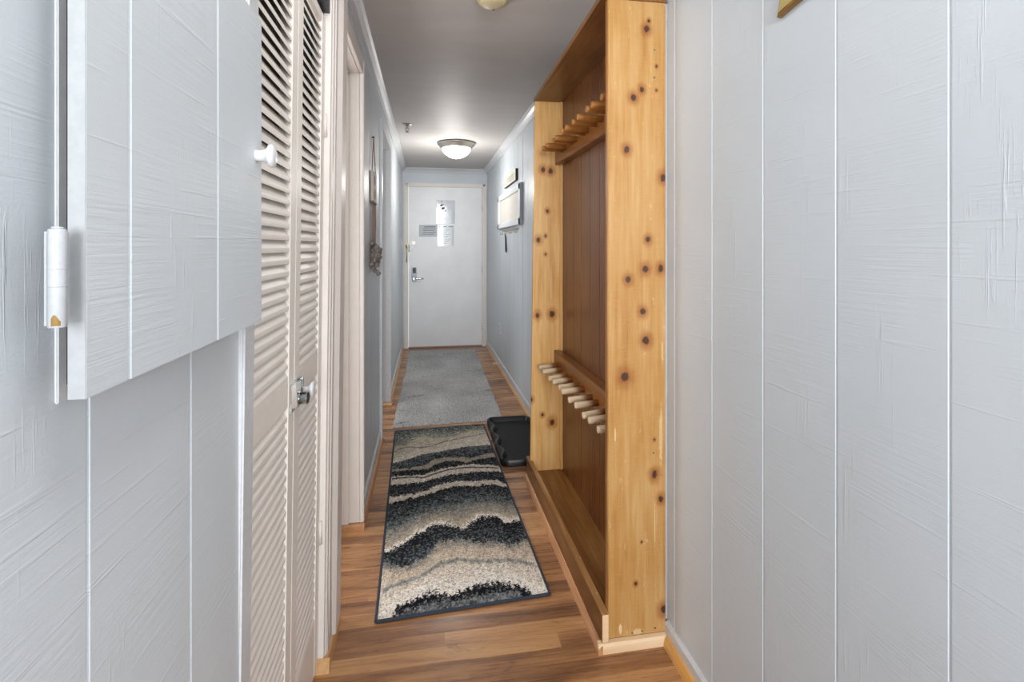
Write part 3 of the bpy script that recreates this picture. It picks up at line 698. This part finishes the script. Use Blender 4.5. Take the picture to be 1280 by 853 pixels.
jit = rng.randn(nv, nu) * 0.003 + cells(2, 2) * 0.0045 + (smooth_noise(100, 60) - 0.5) * 0.016 + (smooth_noise(24, 30) - .5) * 0.010
jit *= np.where(V > 0.42, 0.55, 0.95)
Vj = V + jit
ucols = np.linspace(0, 1, nu)
edges = []
for bnd in bands:
    if bnd[0] is None: edges.append(np.ones(nu) * 1.02)
    else: edges.append(np.interp(ucols, bnd[0][:, 0], bnd[0][:, 1]))
edges = np.array(edges)
for i in range(1, len(edges)): edges[i] = np.minimum(edges[i], edges[i - 1] - 0.0015)
edges = np.vstack([edges, np.minimum(np.ones(nu) * -0.02, edges[-1] - 0.002)])
colr = np.zeros((nv, nu, 3))
for i, bnd in enumerate(bands):
    top, bot = edges[i][None, :], edges[i + 1][None, :]
    msk = (Vj <= top) & (Vj > bot)
    t_ = np.clip((top - Vj) / np.maximum(top - bot, 1e-4), 0, 1)[..., None]
    cc = np.array(bnd[1]) * (1 - t_) + np.array(bnd[2]) * t_
    colr[msk] = cc[msk]
for cv, hw, c_, a_ in thin:
    e = np.interp(ucols, cv[:, 0], cv[:, 1], left=9, right=9)[None, :]
    wgt = np.clip(1.4 - np.abs(V + jit * 0.4 - e) / hw, 0, 1)[..., None] * a_
    colr = colr * (1 - wgt) + np.array(c_) * wgt
# flecks: light tufts in the dark bands, dark ones in the light
lum = colr.mean(2)
mott = cells(2, 3) * 0.6 + cells(1, 4) * 0.35 + (smooth_noise(50, 110) - .5) * 2.0
dk_ = np.clip((150 - lum) / 90, 0, 1) * np.clip((lum - 18) / 40, 0, 1)
colr = colr * (1 + (mott * 0.42 * dk_ + mott * 0.05))[..., None] + (np.maximum(mott, 0) * 9 * np.clip((90 - lum) / 60, 0, 1))[..., None]
colr = np.clip(colr, 8, 250)
fleck = cells(2, 2); fleck = (np.argsort(np.argsort(fleck.ravel())) / fleck.size).reshape(nv, nu); lum = colr.mean(2)
pt = smooth_noise(60, 120)
lightup = (fleck > 0.86 - 0.10 * pt) & (lum < 125)
colr[lightup] = colr[lightup] * 0.45 + np.array((150, 148, 142)) * 0.55
darken = (fleck < 0.13) & (lum > 85)
colr[darken] = colr[darken] * 0.80
colr *= (1 + 0.10 * rng.randn(nv, nu))[..., None] * (0.94 + 0.12 * smooth_noise(40, 80))[..., None]
colr = np.clip(colr, 6, 245) / 255.0
lincol = np.where(colr <= 0.04045, colr / 12.92, ((colr + 0.055) / 1.055) ** 2.4)
rug_root = thing('area_rug', 'cream grey and black wave patterned runner rug in front of the ski rack', 'rug', (float(BL[0]), float(BL[1]), 0.0))
def grid_mesh(name, P, cols, mat, parent):
    ny, nx = P.shape[:2]
    me = bpy.data.meshes.new(name); root = parent.location if parent is not None else Vector((0, 0, 0))
    vs = P.reshape(-1, 3) - np.array(root)
    idx = np.arange(ny * nx).reshape(ny, nx)
    q = np.stack([idx[:-1, :-1], idx[:-1, 1:], idx[1:, 1:], idx[1:, :-1]], -1).reshape(-1, 4)
    me.vertices.add(len(vs)); me.vertices.foreach_set('co', vs.ravel().astype(np.float32))
    me.loops.add(q.size); me.loops.foreach_set('vertex_index', q.ravel().astype(np.int32))
    me.polygons.add(len(q)); me.polygons.foreach_set('loop_start', np.arange(0, q.size, 4, dtype=np.int32))
    me.update(calc_edges=True)
    at = me.color_attributes.new('tint', 'FLOAT_COLOR', 'POINT')
    c4 = np.ones((len(vs), 4), np.float32); c4[:, :3] = cols.reshape(-1, 3); at.data.foreach_set('color', c4.ravel())
    me.polygons.foreach_set('use_smooth', np.ones(len(q), bool))
    me.materials.append(mat)
    o = bpy.data.objects.new(name, me); COL.objects.link(o)
    if parent is not None: o.parent = parent
    return o
XY = BL + U[..., None] * eu + V[..., None] * ev
Z = 0.0088 + 0.0008 * rng.randn(nv, nu) * 0.6
P = np.dstack([XY, Z])
P[0, :, 2] = P[-1, :, 2] = 0.003; P[:, 0, 2] = P[:, -1, 2] = 0.003
grid_mesh('pile', P, lincol, M['rug'], rug_root)
def c3(q, z): return (float(q[0]), float(q[1]), z)
TR = BL + eu + ev
m = MB()
for a, b_ in ((BL, BR), (BR, TR), (TR, TL), (TL, BL)):
    n_ = 40; pts = [c3(a + (b_ - a) * (i / n_), 0.0058) for i in range(n_ + 1)]
    m.tube(pts, 0.0058, 8)
m.build('binding', M['rug_edge'], rug_root)
base = MB().add([c3(BL, 0.0015), c3(BR, 0.0015), c3(TR, 0.0015), c3(TL, 0.0015)], [(0, 1, 2, 3)]).build('backing', M['rug_edge'], rug_root)

# grey shag rug
gB, gBR, gT, gTR = np.array((-0.236, 3.722)), np.array((0.565, 3.768)), np.array((-0.205, 6.40)), np.array((0.597, 6.365))
nu, nv = 150, 480
U, V = np.meshgrid(np.linspace(0, 1, nu), np.linspace(0, 1, nv))
ed = (smooth_noise(6, 24) - .5) * 0.009
XY = (gB * ((1 - U) * (1 - V))[..., None] + gBR * (U * (1 - V))[..., None] + gT * ((1 - U) * V)[..., None] + gTR * (U * V)[..., None])
XY[..., 0] += ed + rng.randn(nv, nu) * 0.0018; XY[..., 1] += rng.randn(nv, nu) * 0.0018
Z = 0.013 + 0.006 * (smooth_noise(70, 220) - .5) + 0.0022 * rng.randn(nv, nu)
Z = np.maximum(Z, 0.004)
tint = np.ones((nv, nu, 3)) * (0.86 + 0.22 * smooth_noise(5, 12) + 0.10 * rng.randn(nv, nu))[..., None]
for (ua, ub, va, slope) in ((0.72, 1.0, 0.575, 0.03), (0.0, 0.10, 0.135, -0.10), (0.02, 0.16, 0.02, 0.1), (0.10, 0.28, 0.27, 0.01), (0.22, 0.40, 0.52, 0.02), (0.90, 1.0, 0.29, 0.03)):
    line = va + slope * (U - ua)
    w_ = np.exp(-((V - line) / 0.0035) ** 2) * ((U >= ua) & (U <= ub)) * np.clip((U - ua) / 0.06 if ub == 1.0 else (ub - U) / 0.06, 0, 1)
    tint *= (1 - 0.75 * w_)[..., None]; Z -= 0.005 * w_
Z[0] = Z[-1] = 0.002; Z[:, 0] = Z[:, -1] = 0.002
o = grid_mesh('shag_rug', np.dstack([XY, np.maximum(Z, 0.002)]), np.clip(tint, .05, 1.4), M['shag'], None)
tag(o, 'plain grey shag rug lying before the white entry door', 'rug')

# ------------------------------------------------------------------ black boot tray
tx0, tx1, ty0, ty1 = 0.431, 0.752, 2.955, 3.735
tr = thing('boot_tray', 'black rubber boot tray with scalloped rim beside the ski rack', 'boot tray', ((tx0 + tx1) / 2, (ty0 + ty1) / 2, 0))
def outline(ins, amp):
    pts = []; r = max(0.055 - ins, 0.012)
    x0, x1, y0, y1 = tx0 + ins, tx1 - ins, ty0 + ins, ty1 - ins
    for cx, cy, a0 in ((x1 - r, y1 - r, 0), (x0 + r, y1 - r, 90), (x0 + r, y0 + r, 180), (x1 - r, y0 + r, 270)):
        for k in range(7):
            a = math.radians(a0 + 15 * k); pts.append([cx + r * math.cos(a), cy + r * math.sin(a)])
        if a0 == 90:      # scalloped left side
            n_ = 40
            for k in range(1, n_):
                t_ = k / n_; y = (y1 - r) + ((y0 + r) - (y1 - r)) * t_
                pts.append([x0 + amp * (0.5 - 0.5 * math.cos(2 * math.pi * 3 * t_)), y])
    return pts
rings = [(0.002, 0.0, 0.0), (0.0, 0.006, 0.018), (0.003, 0.024, 0.036), (0.006, 0.026, 0.040), (0.011, 0.028, 0.040), (0.015, 0.030, 0.035), (0.026, 0.034, 0.007)]
v = []; f = []
for ins, amp, z in rings:
    R = outline(ins, amp); n_ = len(R); v += [(x, y, z) for x, y in R]
for j in range(len(rings) - 1):
    for k in range(n_): f.append((j * n_ + k, j * n_ + (k + 1) % n_, (j + 1) * n_ + (k + 1) % n_, (j + 1) * n_ + k))
MB().add(v, f, True).build('rim', M['rubber_rim'], tr)
R = outline(0.025, 0.034)
m = MB(); n_ = len(R)
m.add([(x, y, 0.0075) for x, y in R] + [(x, y, 0.001) for x, y in R], [tuple(range(n_)), tuple(range(2 * n_ - 1, n_ - 1, -1))] + [(k, (k + 1) % n_, n_ + (k + 1) % n_, n_ + k) for k in range(n_)])
m.build('tray_base', M['rubber'], tr)

# ------------------------------------------------------------------ ceiling fittings
lp = thing('ceiling_light', 'round flush ceiling light with glowing glass dome and nickel ring', 'ceiling light', (0.285, 4.95, ZC))
MB().lathe([(0.120, 0.0), (0.178, -0.002), (0.184, -0.012), (0.180, -0.020), (0.168, -0.030), (0.152, -0.050), (0.146, -0.056), (0.138, -0.056)], (0.285, 4.95, ZC), 2, 48).build('ring', M['nickel'], lp)
MB().lathe([(0.139, -0.050), (0.137, -0.066), (0.128, -0.086), (0.108, -0.110), (0.080, -0.130), (0.045, -0.144), (0.012, -0.149)], (0.285, 4.95, ZC), 2, 48).build('glass_dome', M['glow'], lp)
MB().lathe([(0.004, -0.146), (0.011, -0.150), (0.012, -0.156), (0.007, -0.162), (0.002, -0.164)], (0.285, 4.95, ZC), 2, 20).build('finial', M['nickel'], lp)
sx, sy = -0.155, 4.26
sp = thing('fire_sprinkler', 'small pendent fire sprinkler on the ceiling before the ceiling light', 'sprinkler', (sx, sy, ZC))
MB().lathe([(0.036, 0.0), (0.036, -0.004), (0.020, -0.010), (0.018, -0.010)], (sx, sy, ZC), 2, 28).build('escutcheon', M['nickel'], sp)
sb = MB().lathe([(0.011, -0.006), (0.011, -0.030), (0.008, -0.034)], (sx, sy, ZC), 2, 16)
for s in (-1, 1): sb.tube([(sx + s * 0.009, sy, ZC - 0.03), (sx + s * 0.016, sy, ZC - 0.045), (sx + s * 0.003, sy, ZC - 0.064)], 0.0028, 8)
sb.tube([(sx, sy, ZC - 0.034), (sx, sy, ZC - 0.062)], 0.0025, 8).build('sprinkler_body', M['nickel'], sp)
MB().lathe([(0.016, -0.064), (0.016, -0.067)], (sx, sy, ZC), 2, 20).build('deflector', M['nickel'], sp)
sm = thing('smoke_detector', 'round ivory smoke detector on the ceiling above the wave patterned rug', 'smoke detector', (0.262, 2.03, ZC))
MB().lathe([(0.066, 0.0), (0.066, -0.012), (0.063, -0.018), (0.052, -0.020)], (0.262, 2.03, ZC), 2, 40).build('base_ring', M['ivory'], sm)
MB().lathe([(0.054, -0.018), (0.052, -0.028), (0.045, -0.034), (0.010, -0.036)], (0.262, 2.03, ZC), 2, 40).build('cover', M['ivory'], sm)
MB().lathe([(0.003, -0.033), (0.003, -0.0365)], (0.270, 2.071, ZC), 2, 10).build('indicator', M['black'], sm)

# ------------------------------------------------------------------ right wall fittings
wb = thing('framed_board', 'white framed blank board on the right wall above the key hooks', 'board', (XR, 4.75, 1.48))
y0, y1, z0, z1 = 4.09, 5.44, 1.475, 1.815
x1_ = XR - 0.0005
fr = MB()
fw = 0.055
def fbar(mb, a0, a1, c0, c1): mb.box(x1_ - 0.028, x1_, a0, a1, c0, c1)
fbar(fr, y0, y1, z1 - fw, z1); fbar(fr, y0, y1, z0, z0 + fw); fbar(fr, y0, y0 + fw + .03, z0, z1); fbar(fr, y1 - fw - .03, y1, z0, z1)
fo = fr.build('frame', M['board_white'], wb, 0.004)
MB().box(x1_ - 0.030, x1_, y0 - 0.003, y0 - 0.0005, z0, z1).build('frame_end', M['board_side'], fo)
MB().box(x1_ - 0.014, x1_, y0 + fw, y1 - fw, z0 + fw - .003, z1 - fw + .003).build('board_face', M['board_cream'], wb)
sg = thing('wall_sign', 'small cream sign with black edges above the framed board', 'sign', (XR, 4.66, 1.86))
MB().box(XR - 0.022, XR - 0.0005, 4.335, 4.985, 1.862, 1.965).build('sign_block', M['black_edge'], sg, 0.001)
MB().box(XR - 0.0235, XR - 0.022, 4.338, 4.982, 1.866, 1.965).build('sign_face', M['sign_face'], sg)
fm = plain('faded_print', (150, 150, 146), 0.7)
yy = 4.40
for wd in (.05, .045, .06, .03, .055, .05, .04, .06, .05):
    m = MB(); xa, xb_ = XR - 0.0242, XR - 0.0234
    if int(wd * 1000) % 20: m.prism([(yy, 1.885), (yy + .010, 1.885), (yy + .010, 1.927), (yy + wd * .7, 1.927), (yy + wd * .7, 1.885), (yy + wd * .7 + .01, 1.885), (yy + wd * .7 + .01, 1.935), (yy, 1.935)], xa, xb_, 0)
    else: m.prism([(yy, 1.885), (yy + wd * .8, 1.885), (yy + wd * .8, 1.893), (yy + .010, 1.893), (yy + .010, 1.927), (yy + wd * .8, 1.927), (yy + wd * .8, 1.935), (yy, 1.935)], xa, xb_, 0)
    m.build('faded_mark', fm, sg)
    yy += wd + 0.016
hk = thing('key_hook_rail', 'wire key hook rail under the framed board', 'key rack', (XR, 4.72, 1.44))
MB().box(XR - 0.007, XR - 0.0003, 4.27, 5.20, 1.438, 1.456).build('rail', M['nickel'], hk, 0.001)
for y in (4.32, 4.60, 4.88, 5.15):
    MB().tube([(XR - 0.006, y, 1.455), (XR - 0.008, y, 1.425), (XR - 0.016, y, 1.410), (XR - 0.032, y, 1.412), (XR - 0.040, y, 1.432)], 0.0035, 8).build('hook', M['nickel'], hk)
    MB().tube([(XR - 0.006, y + 0.06, 1.45), (XR - 0.012, y + 0.06, 1.412), (XR - 0.034, y + 0.06, 1.420)], 0.0035, 8).build('hook', M['nickel'], hk)
ky = MB().tube([(XR - 0.030, 4.885, 1.415), (XR - 0.022, 4.89, 1.38), (XR - 0.018, 4.89, 1.25)], [0.005, 0.009, 0.011], 8).box(XR - 0.024, XR - 0.012, 4.872, 4.908, 1.235, 1.262).build('key_strap', M['strap'])
tag(ky, 'dark grey strap hanging from a key hook', 'strap')
ot = thing('wall_outlet', 'white outlet plate low on the right wall near the entry door', 'outlet', (XR, 5.41, 0.415))
MB().box(XR - 0.007, XR - 0.0003, 5.372, 5.448, 0.357, 0.473).build('plate', M['white_plastic'], ot, 0.003)
for z in (0.39, 0.44): MB().box(XR - 0.009, XR - 0.0068, 5.393, 5.427, z - 0.014, z + 0.014).build('socket', M['white'], ot, 0.003)
ds = thing('door_stop', 'small spring door stop on the right baseboard', 'door stop', (XR - 0.011, 5.36, 0.055))
pts = []
for k in range(81):
    a = k / 80 * 2 * math.pi * 10; pts.append((XR - 0.013 - 0.058 * k / 80, 5.36 + 0.0055 * math.cos(a), 0.056 + 0.0055 * math.sin(a)))
MB().tube(pts, 0.0026, 6).lathe([(0.011, 0.004), (0.011, 0.0)], (XR - 0.015, 5.36, 0.056), 0, 14).build('spring', M['white_plastic'], ds)
MB().lathe([(0.008, 0.0), (0.0085, 0.012)], (XR - 0.084, 5.36, 0.056), 0, 14).build('tip', M['white_plastic'], ds)
# wooden plaque with flared corners, high on the near right wall
pq = thing('wooden_plaque', 'yellow brown wooden plaque with flared corners high on the near right wall', 'plaque', (XR, 0.82, 1.80))
py0, py1, pz0, pz1 = 0.62, 1.022, 1.796, 2.10
out = []
def side(a, b_, nrm, depth, n_=16):
    for k in range(n_):
        t_ = k / n_; s = math.sin(math.pi * t_) ** 0.8
        out.append((a[0] + (b_[0] - a[0]) * t_ + nrm[0] * depth * s, a[1] + (b_[1] - a[1]) * t_ + nrm[1] * depth * s))
side((py0, pz0), (py1, pz0), (0, 1), 0.017); side((py1, pz0), (py1, pz1), (-1, 0), 0.022); side((py1, pz1), (py0, pz1), (0, -1), 0.030); side((py0, pz1), (py0, pz0), (1, 0), 0.022)
MB().prism(out, XR - 0.014, XR + 0.0005, 0).build('plaque_body', M['plaque_edge'], pq, 0.002)
ctr = ((py0 + py1) / 2, (pz0 + pz1) / 2)
MB().prism([(ctr[0] + (a - ctr[0]) * .965, ctr[1] + (b_ - ctr[1]) * .955) for a, b_ in out], XR - 0.0158, XR - 0.0138, 0).build('plaque_face', M['plaque'], pq, 0.001)

# ------------------------------------------------------------------ left wall fittings
hn = thing('hanging_ornament', 'hanging cord ornament with picture tag and dried bundle, between the left doorways', 'wall ornament', (XL, 2.97, 1.9))
xh = XL + 0.007
MB().lathe([(0.004, 0.0), (0.006, 0.014)], (XL, 2.965, 1.905), 0, 10).build('nail', M['steel_dark'], hn)
xh = XL + 0.010
for yq in (2.875, 3.065): MB().tube([(xh, 2.965, 1.905), (xh, yq, 1.705)], 0.003, 6).build('cord', M['twine'], hn)
for i in range(5):
    y = 2.885 + i * 0.042
    MB().tube([(xh, y, 1.545), (xh + 0.002, y + 0.004 * math.sin(i * 2), 1.42), (xh, 2.91 + i * 0.03, 1.26)], 0.0035, 6).build('cord', M['twine'], hn)
tg = MB().box(XL + 0.003, XL + 0.016, 2.868, 3.072, 1.540, 1.708).build('picture_tag', M['tag_board'], hn, 0.002)
for z in (1.665, 1.585):
    MB().lathe([(0.032, 0.0), (0.030, 0.001)], (XL + 0.0155, 2.97, z), 0, 12).build('motif', M['tag_motif'], tg)
MB().box(XL + 0.002, XL + 0.0175, 2.864, 3.076, 1.532, 1.541).build('tag_edge', M['tag_motif'], tg)
m = MB()
for i in range(110):
    a = random.uniform(0, 2 * math.pi); y = 2.905 + random.gauss(0, 0.034); z = 1.232 + random.gauss(0, 0.030)
    xx = XL + 0.008 + abs(random.gauss(0, 0.016)); r_ = random.uniform(.010, .017)
    m.tube([(xx, y - .014 * math.cos(a), z - .016 * math.sin(a)), (xx + .004, y, z), (xx, y + .014 * math.cos(a), z + .016 * math.sin(a))], [r_ * .35, r_, r_ * .35], 7)
m.tube([(XL + 0.012, 2.92, 1.275), (XL + 0.014, 2.905, 1.235), (XL + 0.010, 2.905, 1.19)], [0.012, 0.05, 0.02], 10)
m.build('dried_bundle', M['dried'], hn)
sw = thing('light_switch', 'white light switch plate on the left wall near the entry door', 'light switch', (XL, 6.40, 1.33))
MB().box(XL + 0.0003, XL + 0.007, 6.362, 6.438, 1.272, 1.388).build('plate', M['white_plastic'], sw, 0.003)
MB().box(XL + 0.006, XL + 0.016, 6.394, 6.406, 1.322, 1.342).build('toggle', M['white'], sw, 0.001)

# ------------------------------------------------------------------ light
wd = bpy.data.worlds.new('world'); SC.world = wd; wd.use_nodes = True
bg = wd.node_tree.nodes['Background']; bg.inputs[0].default_value = (0.90, 0.95, 1.0, 1); bg.inputs[1].default_value = 2.6
def lamp(name, typ, loc, energy, color=(1, 1, 1), rot=(0, 0, 0), **kw):
    l = bpy.data.lights.new(name, typ); l.energy = energy; l.color = color
    for k_, v_ in kw.items(): setattr(l, k_, v_)
    o = bpy.data.objects.new(name, l); COL.objects.link(o); o.location = loc; o.rotation_euler = rot
    return o
lamp('window_light', 'AREA', (-0.15, -3.0, 1.70), 31, (0.93, 0.97, 1.0), (math.pi / 2, 0, 0), shape='RECTANGLE', size=1.3, size_y=1.40, spread=math.radians(75))
lamp('entry_fill', 'AREA', (0.12, 0.15, 2.27), 6.3, (1.0, 0.98, 0.95), (0, 0, 0), shape='DISK', size=0.45)  # added fill overhead near the camera, no fixture known there
lamp('rear_fill', 'POINT', (0.56, -0.65, 1.05), 6, (1.0, 0.98, 0.96), shadow_soft_size=0.25)  # unseen fill behind the camera, added to brighten the near left wall
lamp('middle_fill_disk', 'AREA', (0.12, 1.25, 2.24), 2.0, (1.0, 0.98, 0.95), (0, 0, 0), shape='DISK', size=0.45)  # added downward fill above the frame for the middle of the hall
lamp('middle_fill_point', 'POINT', (0.20, 1.30, 2.00), 0.8, (1.0, 0.98, 0.95), shadow_soft_size=0.20)  # bare added point of fill, mainly for the ceiling and upper walls
lamp('hall_ceiling_lamp', 'POINT', (0.225, 4.95, 1.88), 13.5, (1.0, 0.97, 0.93), shadow_soft_size=0.05)
lamp('near_room_fill', 'AREA', (-1.7, 2.2, 1.4), 31, (0.97, 0.98, 1.0), (0, -math.pi / 2, 0), shape='RECTANGLE', size=1.4, size_y=0.9)  # invented fill shining out of the first doorway, no window seen
lamp('far_room_fill', 'AREA', (-1.7, 3.9, 1.4), 14, (0.97, 0.98, 1.0), (0, -math.pi / 2, 0), shape='RECTANGLE', size=1.4, size_y=0.9)  # invented fill shining out of the second doorway
SC.view_settings.view_transform = 'Standard'
SC.view_settings.look = 'None'
SC.view_settings.exposure = 0.10
